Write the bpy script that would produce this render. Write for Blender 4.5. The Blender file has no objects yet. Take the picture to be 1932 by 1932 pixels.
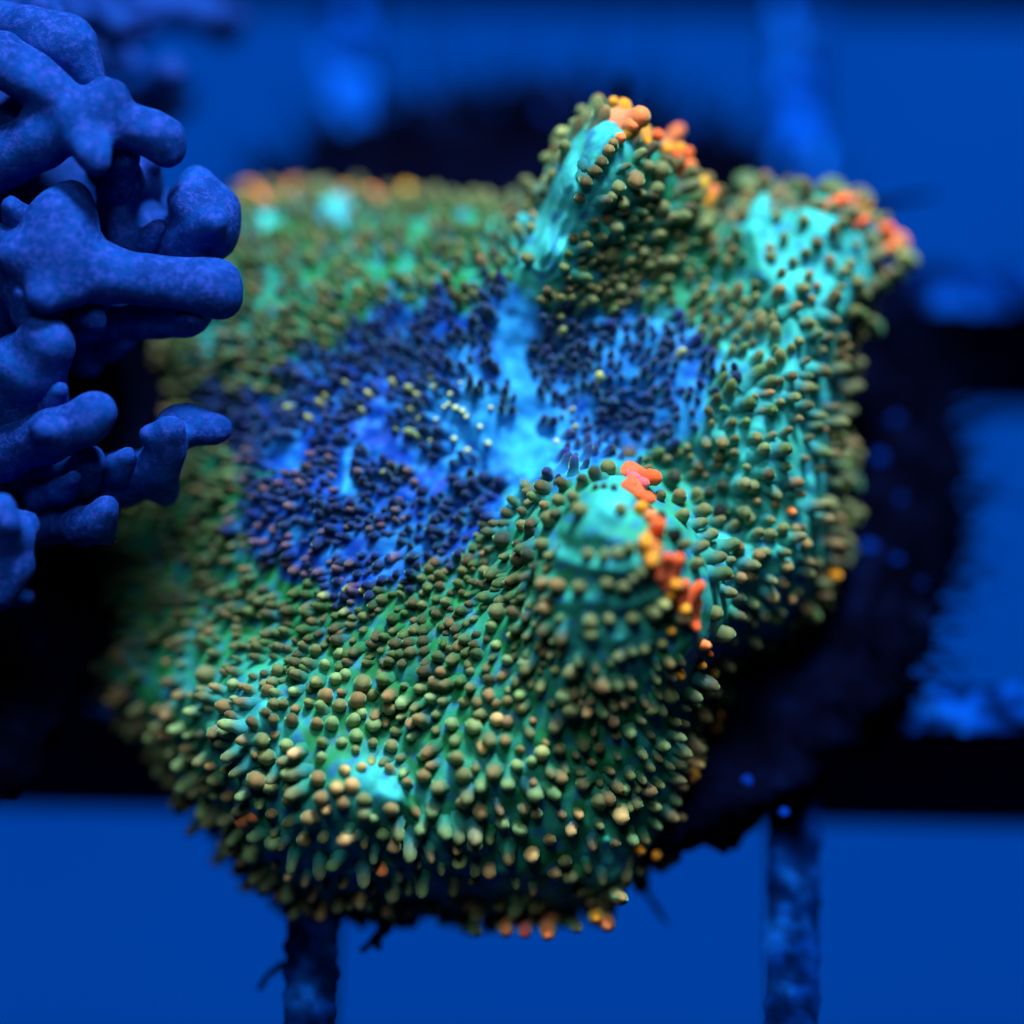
import bpy, math, random
import numpy as np
from mathutils import Vector, Matrix, noise as mnoise

random.seed(7)
rng = np.random.default_rng(7)
sc = bpy.context.scene
COL = sc.collection
MM = 0.001                                   # all layout numbers are millimetres

# ------------------------------------------------------------------ camera
ELEV = math.radians(61.0)                    # camera looks down at 61 degrees
DIST = 300.0                                 # mm from the rack's top plane
FPX = 17610.0                                # focal length in layout pixels (frame = 1932 wide)
CX = 966.0
F = np.array([0.0, math.cos(ELEV), -math.sin(ELEV)])
U = np.array([0.0, math.sin(ELEV), math.cos(ELEV)])
R = np.array([1.0, 0.0, 0.0])
CAM = -F * DIST
FOCUS_D = 10.2                                # in-focus plane, mm in front of the rack's centre
cam_data = bpy.data.cameras.new("camera")
cam = bpy.data.objects.new("camera", cam_data)
COL.objects.link(cam)
cam.location = Vector(CAM * MM)
cam.rotation_euler = (math.pi / 2 - ELEV, 0, 0)
cam_data.sensor_width = 36.0
cam_data.lens = 36.0 * FPX / 1932.0
cam_data.clip_start = 0.01
cam_data.clip_end = 20.0
cam_data.dof.use_dof = True
cam_data.dof.focus_distance = (DIST - FOCUS_D) * MM
cam_data.dof.aperture_fstop = 12.5
cam_data.dof.aperture_blades = 0
sc.camera = cam

# ------------------------------------------------------------------ light
world = bpy.data.worlds.new("World")
sc.world = world
world.use_nodes = True
bg = world.node_tree.nodes["Background"]
bg.inputs[0].default_value = (0.02, 0.12, 0.55, 1)
bg.inputs[1].default_value = 0.015

def area_lamp(name, loc, target, size, watts, color):
    ld = bpy.data.lights.new(name, 'AREA')
    ld.shape = 'RECTANGLE'
    ld.size = size[0] * MM
    ld.size_y = size[1] * MM
    ld.energy = watts
    ld.color = color
    o = bpy.data.objects.new(name, ld)
    COL.objects.link(o)
    o.location = Vector(loc) * MM
    o.rotation_euler = (Vector(target) - Vector(loc)).to_track_quat('-Z', 'Y').to_euler()
    return o

area_lamp("aquarium_or_fill_lamp", (-40, 35, 440), (0, 0, 0), (200, 120), 0.95, (0.72, 0.86, 1.0))  # broad fill added to lift the dark front, not a known fixture
area_lamp("aquarium_or_fill_lamp", (62, 240, 375), (0, 0, 0), (95, 95), 5.4, (0.72, 0.86, 1.0))

sc.view_settings.view_transform = 'Standard'
sc.view_settings.look = 'None'
sc.view_settings.exposure = 0.0
sc.view_settings.gamma = 1.0
sc.render.engine = 'CYCLES'
sc.cycles.use_denoising = True
sc.cycles.use_adaptive_sampling = False
sc.cycles.max_bounces = 6
sc.cycles.diffuse_bounces = 3

# ------------------------------------------------------------------ helpers
def at(px, py, d):
    """World mm of the point seen at layout pixel (px, py), d mm in front of the plane through the rack's centre."""
    px = np.asarray(px, float); py = np.asarray(py, float); d = np.asarray(d, float)
    k = (DIST - d) / FPX
    return (CAM + F * (DIST - d)[..., None] + R * ((px - CX) * k)[..., None] + U * ((CX - py) * k)[..., None])

def on_plane(px, py, z):
    ray = F + R * (px - CX) / FPX + U * (CX - py) / FPX
    t = (z - CAM[2]) / ray[2]
    return CAM + ray * t

def lin(r, g, b, k=1.0):
    f = lambda c: (c / 255 / 12.92 if c <= 10.3 else ((c / 255 + 0.055) / 1.055) ** 2.4) * k
    return np.array([f(r), f(g), f(b)])

def mesh_obj(name, verts_mm, faces, mat, parent=None, smooth=True, origin=None):
    o0 = np.zeros(3) if origin is None else np.asarray(origin, float)
    me = bpy.data.meshes.new(name)
    v = (np.asarray(verts_mm, float) - o0) * MM
    if isinstance(faces, np.ndarray):
        n, k = faces.shape
        me.vertices.add(len(v)); me.vertices.foreach_set('co', v.astype(np.float32).ravel())
        me.loops.add(n * k); me.loops.foreach_set('vertex_index', faces.astype(np.int32).ravel())
        me.polygons.add(n)
        me.polygons.foreach_set('loop_start', (np.arange(n) * k).astype(np.int32))
        me.polygons.foreach_set('loop_total', np.full(n, k, np.int32))
        me.update(calc_edges=True); me.validate()
    else:
        me.from_pydata(v.tolist(), [], faces)
    if smooth:
        me.shade_smooth()
    if mat: me.materials.append(mat)
    o = bpy.data.objects.new(name, me)
    COL.objects.link(o)
    o.location = Vector(o0) * MM
    if parent:
        o.parent = parent
        o.location = Vector(o0) * MM - parent.location
    return o

def empty(name, loc_mm):
    o = bpy.data.objects.new(name, None)
    o.empty_display_size = 0.003
    COL.objects.link(o)
    o.location = Vector(loc_mm) * MM
    return o

def tag(o, label=None, cat=None, group=None, kind=None):
    if label: o["label"] = label
    if cat: o["category"] = cat
    if group: o["group"] = group
    if kind: o["kind"] = kind
    return o

def color_attr(me, name, cols):
    a = me.attributes.new(name, 'FLOAT_COLOR', 'POINT')
    c = np.ones((len(me.vertices), 4), np.float32)
    c[:, :3] = cols
    a.data.foreach_set('color', c.ravel())

def float_attr(me, name, vals):
    a = me.attributes.new(name, 'FLOAT', 'POINT')
    a.data.foreach_set('value', np.asarray(vals, np.float32))

def fbm(p, octs=3):
    return mnoise.fractal(Vector(p), 1.0, 2.0, octs)

# ------------------------------------------------------------------ materials
class M:
    def __init__(s, name):
        s.m = bpy.data.materials.new(name); s.m.use_nodes = True
        s.nt = s.m.node_tree
        s.b = s.nt.nodes["Principled BSDF"]
        s.b.inputs["Roughness"].default_value = 0.6
        s.b.inputs["Specular IOR Level"].default_value = 0.06
    def n(s, t, **kw):
        x = s.nt.nodes.new(t)
        for k, v in kw.items(): setattr(x, k, v)
        return x
    def l(s, a, b): s.nt.links.new(a, b)
    def noise(s, scale, detail=3.0, rough=0.55, coord=None):
        if coord is None:
            coord = s.n('ShaderNodeTexCoord').outputs['Object']
        t = s.n('ShaderNodeTexNoise')
        t.inputs['Scale'].default_value = scale
        t.inputs['Detail'].default_value = detail
        t.inputs['Roughness'].default_value = rough
        s.l(coord, t.inputs['Vector'])
        return t.outputs['Fac']
    def ramp(s, fac, stops):
        r = s.n('ShaderNodeValToRGB')
        e = r.color_ramp.elements
        while len(e) < len(stops): e.new(0.5)
        for q, (p, c) in zip(e, stops):
            q.position = p; q.color = (*c, 1)
        s.l(fac, r.inputs[0]); return r.outputs[0]
    def mix(s, fac, a, b, mode='MIX'):
        x = s.n('ShaderNodeMix', data_type='RGBA', blend_type=mode)
        for v, i in ((fac, 0), (a, 6), (b, 7)):
            if hasattr(v, 'is_linked'): s.l(v, x.inputs[i])
            elif i == 0: x.inputs[0].default_value = v
            else: x.inputs[i].default_value = (*v, 1)
        return x.outputs[2]
    def bump(s, h, strength, dist):
        b = s.n('ShaderNodeBump')
        b.inputs['Strength'].default_value = strength
        b.inputs['Distance'].default_value = dist * MM
        s.l(h, b.inputs['Height']); s.l(b.outputs[0], s.b.inputs['Normal'])
    def base(s, c):
        if hasattr(c, 'is_linked'): s.l(c, s.b.inputs['Base Color'])
        else: s.b.inputs['Base Color'].default_value = (*c, 1)

def mat_simple(name, stops, scale, bump=0.3, bdist=0.1, rough=0.7, detail=4.0):
    m = M(name)
    f = m.noise(scale, detail)
    m.b.inputs['Specular IOR Level'].default_value = 0.0
    m.base(m.ramp(f, stops)); m.bump(f, bump, bdist)
    m.b.inputs["Roughness"].default_value = rough
    return m.m

MAT = {}
MAT['floor'] = mat_simple('tank_floor_blue', [(0.3, lin(0, 43, 110)), (0.7, lin(0, 48, 118))], 60, 0.1, 0.2, 0.9)
MAT['plastic'] = mat_simple('black_rack_plastic', [(0.3, (0.002, 0.005, 0.02)), (0.7, (0.003, 0.008, 0.035))], 300, 0.2, 0.05, 0.5)
MAT['crust'] = mat_simple('blue_crust', [(0.36, lin(0, 24, 78)), (0.52, lin(2, 64, 166)), (0.68, lin(18, 112, 236))], 420, 0.6, 0.15, 0.8, 5)
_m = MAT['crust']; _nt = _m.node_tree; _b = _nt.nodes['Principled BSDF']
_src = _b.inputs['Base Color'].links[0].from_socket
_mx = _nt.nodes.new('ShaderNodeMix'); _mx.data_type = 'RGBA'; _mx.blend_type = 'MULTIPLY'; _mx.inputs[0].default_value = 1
_ga = _nt.nodes.new('ShaderNodeAttribute'); _ga.attribute_name = 'growth_shade'
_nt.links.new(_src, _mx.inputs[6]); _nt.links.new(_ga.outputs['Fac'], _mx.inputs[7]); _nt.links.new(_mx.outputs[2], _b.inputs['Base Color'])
MAT['plug'] = mat_simple('dark_plug_film', [(0.35, (0.0006, 0.0006, 0.003)), (0.62, (0.001, 0.002, 0.012)), (0.8, (0.002, 0.008, 0.05))], 600, 0.9, 0.3, 0.85, 6)
MAT['nodule'] = mat_simple('pale_blue_nodule', [(0.3, lin(0, 14, 60)), (0.7, lin(4, 50, 150))], 900)
MAT['strand'] = mat_simple('dark_algae_strand', [(0.3, (0.0005, 0.001, 0.006)), (0.7, (0.001, 0.003, 0.014))], 900)

# blue branching coral
m = M('blue_coral_skin')
f1 = m.noise(420, 5, 0.65); f2 = m.noise(3300, 5, 0.8); f3 = m.noise(1500, 3, 0.6)
c1 = m.ramp(f1, [(0.3, lin(1, 38, 108)), (0.55, lin(2, 58, 140)), (0.75, lin(6, 80, 174))])
c2 = m.mix(m.ramp(f3, [(0.42, (0.5, 0.5, 0.5)), (0.56, (0, 0, 0))]), c1, lin(1, 34, 104))
c3 = m.mix(m.ramp(f2, [(0.49, (0, 0, 0)), (0.6, (0.75, 0.75, 0.75))]), c2, lin(40, 68, 168))
m.base(c3); m.bump(f2, 0.6, 0.1)
m.b.inputs['Roughness'].default_value = 0.75
m.b.inputs['Subsurface Weight'].default_value = 0.15
m.b.inputs['Subsurface Radius'].default_value = (0.3, 0.5, 1.0)
m.b.inputs['Subsurface Scale'].default_value = 0.5 * MM
MAT['blue'] = m.m

# mushroom tissue: pigment is stored per vertex, nodes add mottling and fine relief
m = M('mushroom_tissue')
a = m.n('ShaderNodeAttribute', attribute_name='pigment').outputs['Color']
f1 = m.noise(900, 4); f2 = m.noise(4200, 2)
c = m.mix(1.0, a, m.ramp(f1, [(0.3, (0.5, 0.62, 0.66)), (0.5, (1, 1, 1)), (0.72, (1.18, 1.2, 1.15))]), 'MULTIPLY')
m.base(c); m.bump(m.noise(1500, 3), 0.5, 0.12)
m.b.inputs['Subsurface Weight'].default_value = 0.45
m.b.inputs['Subsurface Radius'].default_value = (0.3, 0.9, 1.0)
m.b.inputs['Subsurface Scale'].default_value = 0.6 * MM
m.b.inputs['Roughness'].default_value = 0.5
MAT['tissue'] = m.m

def tentacle_mat(name, from_object):
    m = M(name)
    if from_object:
        tip = m.n('ShaderNodeObjectInfo').outputs['Color']
        root = m.n('ShaderNodeAttribute', attribute_type='OBJECT', attribute_name='root_pigment').outputs['Color']
    else:
        tip = m.n('ShaderNodeAttribute', attribute_name='pigment').outputs['Color']
        root = m.n('ShaderNodeAttribute', attribute_name='root_pigment').outputs['Color']
    t = m.n('ShaderNodeAttribute', attribute_name='along').outputs['Fac']
    f = m.noise(5200, 2, 0.6)
    tipc = m.mix(1.0, tip, m.ramp(f, [(0.35, (0.8, 0.8, 0.8)), (0.65, (1.15, 1.15, 1.15))]), 'MULTIPLY')
    shaft = m.mix(0.45, m.mix(1.0, tip, (0.62, 0.58, 0.66), 'MULTIPLY'), root)
    low = m.mix(m.ramp(t, [(0.36, (0, 0, 0)), (0.6, (1, 1, 1))]), root, shaft)
    m.base(m.mix(m.ramp(t, [(0.52, (0, 0, 0)), (0.9, (1, 1, 1))]), low, tipc))
    m.b.inputs['Subsurface Weight'].default_value = 0.35
    m.b.inputs['Subsurface Radius'].default_value = (0.8, 0.9, 0.6)
    m.b.inputs['Subsurface Scale'].default_value = 0.25 * MM
    m.b.inputs['Sheen Weight'].default_value = 0.5
    m.b.inputs['Sheen Roughness'].default_value = 0.4
    m.b.inputs['Sheen Tint'].default_value = (0.3, 0.95, 0.42, 1)
    m.b.inputs['Roughness'].default_value = 0.55
    return m.m
MAT['tent_obj'] = tentacle_mat('tentacle_skin', True)
MAT['tent_mass'] = tentacle_mat('tentacle_skin_small', False)

# ================================================================== SETTING
FLOOR_Z = -75.0
v = [(-400, -400, FLOOR_Z), (400, -400, FLOOR_Z), (400, 400, FLOOR_Z), (-400, 400, FLOOR_Z)]
tag(mesh_obj('tank_floor', v, [(0, 1, 2, 3)], MAT['floor'], smooth=False), kind='structure')

# ------------------------------------------------------------------ egg crate rack
PITCH, BAR_T, BAR_H = 15.0, 1.62, 7.2
YAW = math.radians(-1.3)
rack = empty('egg_crate_rack', (0, 0, 0))
tag(rack, 'black square egg crate grid with blue crusted bar tops under both corals', 'rack')
cy, sy = math.cos(YAW), math.sin(YAW)
def yawed(p):
    p = np.asarray(p, float)
    return np.stack([p[..., 0] * cy - p[..., 1] * sy, p[..., 0] * sy + p[..., 1] * cy, p[..., 2]], -1)

def bar_mesh(length, along_x, top):
    """Tapered bar with rounded top edges, running along x or y."""
    t, h = BAR_T / 2, BAR_H
    prof = [(-t * .72, top - h), (t * .72, top - h), (t, top - .25), (t - .22, top), (-t + .22, top), (-t, top - .25)]
    vs, fs = [], []
    for e in (-length / 2, length / 2):
        for q, z in prof:
            vs.append((e, q, z) if along_x else (q, e, z))
    n = len(prof)
    for i in range(n):
        j = (i + 1) % n
        fs.append((i, j, n + j, n + i))
    fs += [tuple(range(n))[::-1], tuple(range(n, 2 * n))]
    return vs, fs

def crust_mesh(length, along_x, top, seed, amt):
    nx, ny = int(length / 0.22), 9
    vs, fs, gr = [], [], []
    for i in range(nx):
        for j in range(ny):
            u = -length / 2 + length * i / (nx - 1)
            w = (j / (ny - 1) - .5) * 2
            edge = 1 - abs(w) ** 4
            nz = mnoise.noise(Vector((u * .75 + seed * 17, w * .9, seed * 3.1)))
            n2 = mnoise.noise(Vector((u * 2.4 + seed * 7, w * 2.1, 5.5 + seed)))
            hgt = max(.02, amt * (.35 + .8 * nz + .45 * n2)) * edge - .1 * (1 - edge) + .015
            ww = w * (BAR_T / 2 + .04 + .16 * n2)
            vs.append((u, ww, top + hgt) if along_x else (ww, u, top + hgt))
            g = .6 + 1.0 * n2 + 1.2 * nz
            if not along_x: g *= min(1, max(.3, (u + 16) / 14))  # painted shade: crust on receding bars darkens towards the camera
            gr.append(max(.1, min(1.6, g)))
    for i in range(nx - 1):
        for j in range(ny - 1):
            a = i * ny + j
            q = (a, a + ny, a + ny + 1, a + 1)
            fs.append(q if along_x else q[::-1])
    return vs, fs, gr

RACK_X = [-20.9 - 15, -20.9, -5.9, 9.15, 24.2, 39.2]       # bars running away from the camera
RACK_Y = [-37.7, -22.2, -6.75, 8.75, 24.2, 39.7]            # bars running across
L = 96.0
for k, y in enumerate(RACK_Y):
    vs, fs = bar_mesh(L, True, 0.0)
    o = mesh_obj('bar', yawed(np.array(vs) + (1.6, y, 0)), fs, MAT['plastic'], rack, smooth=False)
    vs, fs, gr = crust_mesh(L, True, 0.0, k + 1, .42)
    q = mesh_obj('algae_crust', yawed(np.array(vs) + (1.6, y, 0)), fs, MAT['crust'], o); float_attr(q.data, 'growth_shade', gr)
for k, x in enumerate(RACK_X):
    vs, fs = bar_mesh(L, False, -0.06)
    o = mesh_obj('bar', yawed(np.array(vs) + (x, 0, 0)), fs, MAT['plastic'], rack, smooth=False)
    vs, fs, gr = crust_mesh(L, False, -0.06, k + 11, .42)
    q = mesh_obj('algae_crust', yawed(np.array(vs) + (x, 0, 0)), fs, MAT['crust'], o); float_attr(q.data, 'growth_shade', gr)

# ------------------------------------------------------------------ frag plugs
def plug_mesh(rad, z0, z1, stem, seed, lump):
    """Round disc with a rough encrusted rim, plus the stem that goes into a cell of the rack."""
    nt = 180
    prof = [(0, z1), (.3, z1), (.55, z1), (.75, z1), (.88, z1), (.96, z1 - .12), (1.0, z1 - .5), (1.0, z0 + .5), (.96, z0 + .1), (.6, z0)]
    vs, fs = [], []
    for r, z in prof:
        for i in range(nt):
            a = 2 * math.pi * i / nt
            rr = rad * r
            p = Vector((rr * math.cos(a), rr * math.sin(a), z))
            nz = fbm(p * .45 + Vector((seed * 9, 0, 0)), 4)
            n2 = fbm(p * 1.6 + Vector((seed * 5, 3, 0)), 3)
            k = 1 + (.06 * lump * nz + .04 * lump * n2) * r
            vs.append((p.x * k * .95, p.y * k, z + (.35 * nz + .22 * n2) * lump * (1 if z > (z0 + z1) / 2 else 0)))
    for a in range(len(prof) - 1):
        for i in range(nt):
            j = (i + 1) % nt
            fs.append((a * nt + i, (a + 1) * nt + i, (a + 1) * nt + j, a * nt + j))
    return vs, fs

def stem_mesh(r, z0, z1):
    n = 24; vs = []; fs = []
    for q, z in ((1, z1), (.97, z0 + .4), (.8, z0)):
        vs += [(r * q * math.cos(2 * math.pi * i / n), r * q * math.sin(2 * math.pi * i / n), z) for i in range(n)]
    for a in range(2):
        for i in range(n):
            fs.append((a * n + i, (a + 1) * n + i, (a + 1) * n + (i + 1) % n, a * n + (i + 1) % n))
    fs.append(tuple(range(2 * n, 3 * n))[::-1])
    return vs, fs

def nodule_mesh(r, seed):
    vs, fs = [], []
    nu, nv = 10, 5
    for j in range(nv):
        ph = math.pi / 2 * j / nv
        for i in range(nu):
            th = 2 * math.pi * i / nu
            p = Vector((math.cos(th) * math.cos(ph), math.sin(th) * math.cos(ph), math.sin(ph)))
            vs.append(tuple(p * r * (1 + .35 * mnoise.noise(p * 1.3 + Vector((seed, 0, 0))))))
    vs.append((0, 0, r))
    for j in range(nv - 1):
        for i in range(nu):
            k = (i + 1) % nu
            fs.append((j * nu + i, j * nu + k, (j + 1) * nu + k, (j + 1) * nu + i))
    for i in range(nu):
        fs.append(((nv - 1) * nu + i, (nv - 1) * nu + (i + 1) % nu, nv * nu))
    return vs, fs

PLUG_Z = 2.2
def make_plug(px, py, rad, label, seed, stem_at):
    c = on_plane(px, py, PLUG_Z)
    root = empty('frag_plug', (c[0], c[1], 0.2))
    tag(root, label, 'frag plug', 'frag plugs on the rack')
    vs, fs = plug_mesh(rad, 0.25, PLUG_Z, None, seed, 1.0)
    mesh_obj('disc', np.array(vs) + (c[0], c[1], 0), fs, MAT['plug'], root)
    vs, fs = stem_mesh(4.2, -9.0, 0.4)
    mesh_obj('stem', np.array(vs) + (stem_at[0], stem_at[1], 0), fs, MAT['plug'], root)
    return root, c

plug1, PC = make_plug(1005, 885, 14.3, 'dark round encrusted frag plug beneath the green mushroom coral', 1.0, (1.6, -1.0))
plug2, PC2 = make_plug(-370, 1080, 10.3, 'dark round frag plug beneath the blue branching coral', 2.0, (-20.9 + 7.4 - 7.5, -1.6))

for k, (px, py, r) in enumerate([(845, 218, .32), (930, 200, .22), (1035, 212, .36), (640, 330, .3), (1640, 1030, .5), (1690, 1050, .3),
                                 (1290, 250, .3), (1590, 1120, .35), (1660, 860, .35), (1700, 940, .28), (1560, 1330, .3), (1740, 1100, .25),
                                 (1410, 1470, .3), (1480, 1530, .25), (1690, 790, .3), (1120, 190, .3)]):
    p = on_plane(px, py, PLUG_Z)
    vs, fs = nodule_mesh(r * .7, k * 3.3)
    vs = np.array(vs) * (1, 1, .55)
    o = mesh_obj('nodule', np.array(vs) + p + (0, 0, -.1), fs, MAT['nodule'], plug1)

def turf(parent, c, rad, n, seed):
    """short dark algae threads standing round the plug's edge, joined: too many and thin to count"""
    rs = np.random.default_rng(seed); vs, fs = [], []
    for _ in range(n):
        a = rs.uniform(-.55, math.pi + .4); rr = rad * rs.uniform(.86, 1.04)
        p = np.array([c[0] + rr * .95 * math.cos(a), c[1] + rr * math.sin(a), PLUG_Z - rs.uniform(0, 1.2) * (rr > rad * .97) - .15])
        dv = np.array([math.cos(a), math.sin(a), rs.uniform(-.3, .9)]) + rs.normal(0, .45, 3); dv /= np.linalg.norm(dv)
        ln = rs.uniform(.4, 1.5); r0 = rs.uniform(.05, .1); curl = rs.normal(0, .55, 3)
        B = frame_for(dv); b0 = len(vs)
        for i in range(4):
            t = i / 3
            q = p + dv * ln * t + curl * ln * t * t
            for k in range(4):
                an = math.pi / 2 * k
                vs.append(q + (B[:, 0] * math.cos(an) + B[:, 1] * math.sin(an)) * r0 * (1 - .8 * t))
        for i in range(3):
            for k in range(4):
                fs.append((b0 + i * 4 + k, b0 + i * 4 + (k + 1) % 4, b0 + i * 4 + 4 + (k + 1) % 4, b0 + i * 4 + 4 + k))
    o = mesh_obj('algae_turf', np.array(vs), fs, MAT['strand'], parent); o['kind'] = 'stuff'
    return o

def frame_for(ax):
    z = ax; h = np.array([1.0, 0, 0]) if abs(z[0]) < .8 else np.array([0, 1.0, 0])
    x = np.cross(h, z); x /= np.linalg.norm(x); y = np.cross(z, x)
    return np.stack([x, y, z], 1)

turf(plug1, PC, 14.3, 1500, 3)
turf(plug2, PC2, 10.3, 700, 4)

def strand(parent, pts, r, name='algae_strand', mat='strand'):
    P = [Vector(p) for p in pts]
    n = 8; vs = []; fs = []
    dense = []
    for a in range(len(P) - 1):
        for t in (0, .25, .5, .75):
            dense.append(P[a].lerp(P[a + 1], t))
    dense.append(P[-1])
    for i, p in enumerate(dense):
        d = (dense[min(i + 1, len(dense) - 1)] - dense[max(i - 1, 0)]).normalized()
        x = d.orthogonal().normalized(); y = d.cross(x)
        rr = r * (1 - .6 * i / len(dense)) * (1 + .5 * mnoise.noise(p * 2.5))
        for k in range(n):
            an = 2 * math.pi * k / n
            vs.append(tuple(p + (x * math.cos(an) + y * math.sin(an)) * rr))
    for i in range(len(dense) - 1):
        for k in range(n):
            fs.append((i * n + k, i * n + (k + 1) % n, (i + 1) * n + (k + 1) % n, (i + 1) * n + k))
    fs.append(tuple(range(n))[::-1]); fs.append(tuple(range((len(dense) - 1) * n, len(dense) * n)))
    return mesh_obj(name, vs, fs, MAT[mat], parent)

strand(rack, [at(560, 1812, 6.2), at(530, 1822, 6.5), at(505, 1840, 6.8), at(488, 1868, 7.0)], .16)
strand(plug1, [at(735, 1740, 7.0), at(715, 1765, 7.0), at(700, 1778, 7.0), at(682, 1795, 7.2)], .2)
strand(plug1, [at(705, 1770, 7.0), at(716, 1790, 7.2)], .2)
strand(plug1, [at(1590, 420, 1.0), at(1690, 378, .5), at(1720, 374, .3), at(1765, 366, 0)], .17)
strand(plug1, [at(1200, 1660, 5.0), at(1230, 1700, 5.2), at(1260, 1745, 5.4)], .13)
strand(plug1, [at(1165, 190, 0.0), at(1175, 170, 0.2), at(1172, 140, 0.4)], .35)

# ================================================================== MUSHROOM CORAL
CEN = np.array([980.0, 900.0])
RIM = [(430, 395), (500, 368), (600, 362), (700, 370), (800, 382), (900, 388), (985, 392), (1028, 345), (1058, 290), (1092, 238), (1150, 206),
       (1205, 222), (1268, 285), (1325, 350), (1352, 410), (1368, 440), (1395, 405), (1425, 362), (1500, 368), (1570, 372), (1635, 408), (1668, 470), (1655, 540),
       (1615, 600), (1598, 680), (1585, 780), (1588, 900), (1578, 1050), (1530, 1150), (1468, 1235), (1400, 1262), (1345, 1275), (1330, 1350),
       (1305, 1480), (1282, 1580), (1200, 1655), (1130, 1712), (1050, 1722), (920, 1732), (830, 1712), (730, 1735), (680, 1708), (600, 1716),
       (530, 1705), (458, 1630), (410, 1560), (350, 1500), (310, 1430), (235, 1335), (120, 1290), (55, 1200), (80, 1100), (180, 1030), (250, 950), (285, 850),
       (300, 750), (320, 640), (370, 500)]

def catmull(pts, n):
    P = np.array(pts, float); N = len(P); out = []
    for i in range(N):
        p0, p1, p2, p3 = P[i - 1], P[i], P[(i + 1) % N], P[(i + 2) % N]
        for t in np.linspace(0, 1, n, endpoint=False):
            out.append(.5 * (2 * p1 + (p2 - p0) * t + (2 * p0 - 5 * p1 + 4 * p2 - p3) * t * t + (3 * p1 - p0 - 3 * p2 + p3) * t ** 3))
    return np.array(out)
RIMD = catmull(RIM, 8)
_ang = np.arctan2(RIMD[:, 1] - CEN[1], RIMD[:, 0] - CEN[0]); _rad = np.hypot(RIMD[:, 0] - CEN[0], RIMD[:, 1] - CEN[1])
_o = np.argsort(_ang); _ang = _ang[_o]; _rad = _rad[_o]
_ang = np.concatenate([_ang - 2 * math.pi, _ang, _ang + 2 * math.pi]); _rad = np.tile(_rad, 3)
def rim_radius(th): return np.interp(th, _ang, _rad)

CTRL = np.array([
    (430, 395, 2.0), (520, 372, 1.6), (600, 365, 1.6), (700, 372, 2.2), (800, 385, 3.2), (950, 400, 5.2),
    (500, 470, 3.8), (700, 480, 5.0), (850, 470, 5.7), (600, 600, 6.4), (420, 640, 4.9), (330, 800, 3.4), (800, 560, 7.0),
    (880, 765, 8.3), (800, 830, 7.9), (985, 850, 8.0), (900, 900, 8.2), (760, 640, 6.9), (1000, 660, 7.6), (1150, 720, 8.0), (1250, 650, 7.6), (955, 945, 8.5),
    (960, 600, 7.9), (1025, 470, 8.6), (1090, 350, 9.6), (1140, 250, 9.6), (1160, 215, 9.0), (1060, 420, 8.6),
    (1250, 420, 7.5), (1200, 330, 8.9), (1310, 380, 7.2), (1350, 480, 6.6), (1200, 540, 7.3),
    (1430, 400, 6.0), (1540, 420, 7.2), (1640, 450, 6.2), (1500, 560, 8.0), (1610, 580, 6.8), (1400, 580, 7.2),
    (1450, 700, 8.6), (1550, 750, 7.8), (1590, 900, 6.6), (1450, 880, 9.2), (1350, 790, 8.6), (1480, 1050, 8.8), (1560, 1040, 6.8), (1420, 1080, 8.9), (1440, 1180, 7.2), (1460, 1230, 5.6), (1380, 1240, 6.4),
    (1140, 955, 13.2), (1190, 1000, 13.5), (1230, 1080, 13.3), (1120, 1080, 13.3), (1160, 1180, 13.0), (1260, 1180, 12.0), (1070, 970, 11.9), (1010, 1060, 11.4), (1000, 1160, 11.6), (1040, 1240, 11.6), (1265, 1000, 12.6), (1300, 1080, 12.3), (1325, 1160, 11.6), (1330, 1230, 10.6),
    (1000, 950, 9.3), (950, 1080, 9.6), (1150, 912, 11.6), (1150, 868, 8.7), (1260, 930, 8.8), (1325, 1000, 9.1), (1375, 1120, 9.0), (1385, 1210, 7.4),
    (1100, 1280, 12.0), (1250, 1290, 11.0), (1100, 1400, 10.8), (1250, 1430, 9.8), (1315, 1350, 8.4),
    (900, 1150, 9.8), (800, 1250, 10.2), (650, 1240, 9.7), (500, 1180, 8.4), (400, 1080, 6.5), (500, 950, 7.8), (650, 950, 8.6), (720, 1080, 9.2), (560, 800, 7.2),
    (300, 1100, 4.8), (200, 1200, 3.6), (80, 1180, 2.6), (280, 1300, 6.0),
    (440, 1330, 9.6), (420, 1450, 9.0), (350, 1450, 7.4), (550, 1380, 10.6), (690, 1500, 11.6), (720, 1440, 10.6), (600, 1550, 11.0), (500, 1600, 8.5), (560, 1690, 7.5), (700, 1690, 8.5),
    (850, 1480, 11.2), (1000, 1450, 11.2), (850, 1620, 10.0), (1000, 1650, 9.3), (1100, 1590, 9.8), (1150, 1690, 8.2), (1210, 1550, 9.2), (1280, 1500, 8.2), (950, 1720, 7.8), (820, 1700, 7.9)])
MQ = 42.0
def _phi(a, b): return np.sqrt((a[:, None, 0] - b[None, :, 0]) ** 2 + (a[:, None, 1] - b[None, :, 1]) ** 2 + MQ * MQ)
_A = np.zeros((len(CTRL) + 3, len(CTRL) + 3)); _n = len(CTRL)
_A[:_n, :_n] = _phi(CTRL[:, :2], CTRL[:, :2]) - np.eye(_n) * 4.0
_A[:_n, _n] = 1; _A[:_n, _n + 1:] = CTRL[:, :2] / 1000
_A[_n:, :_n] = _A[:_n, _n:].T
_W = np.linalg.solve(_A, np.concatenate([CTRL[:, 2], np.zeros(3)]))

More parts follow.
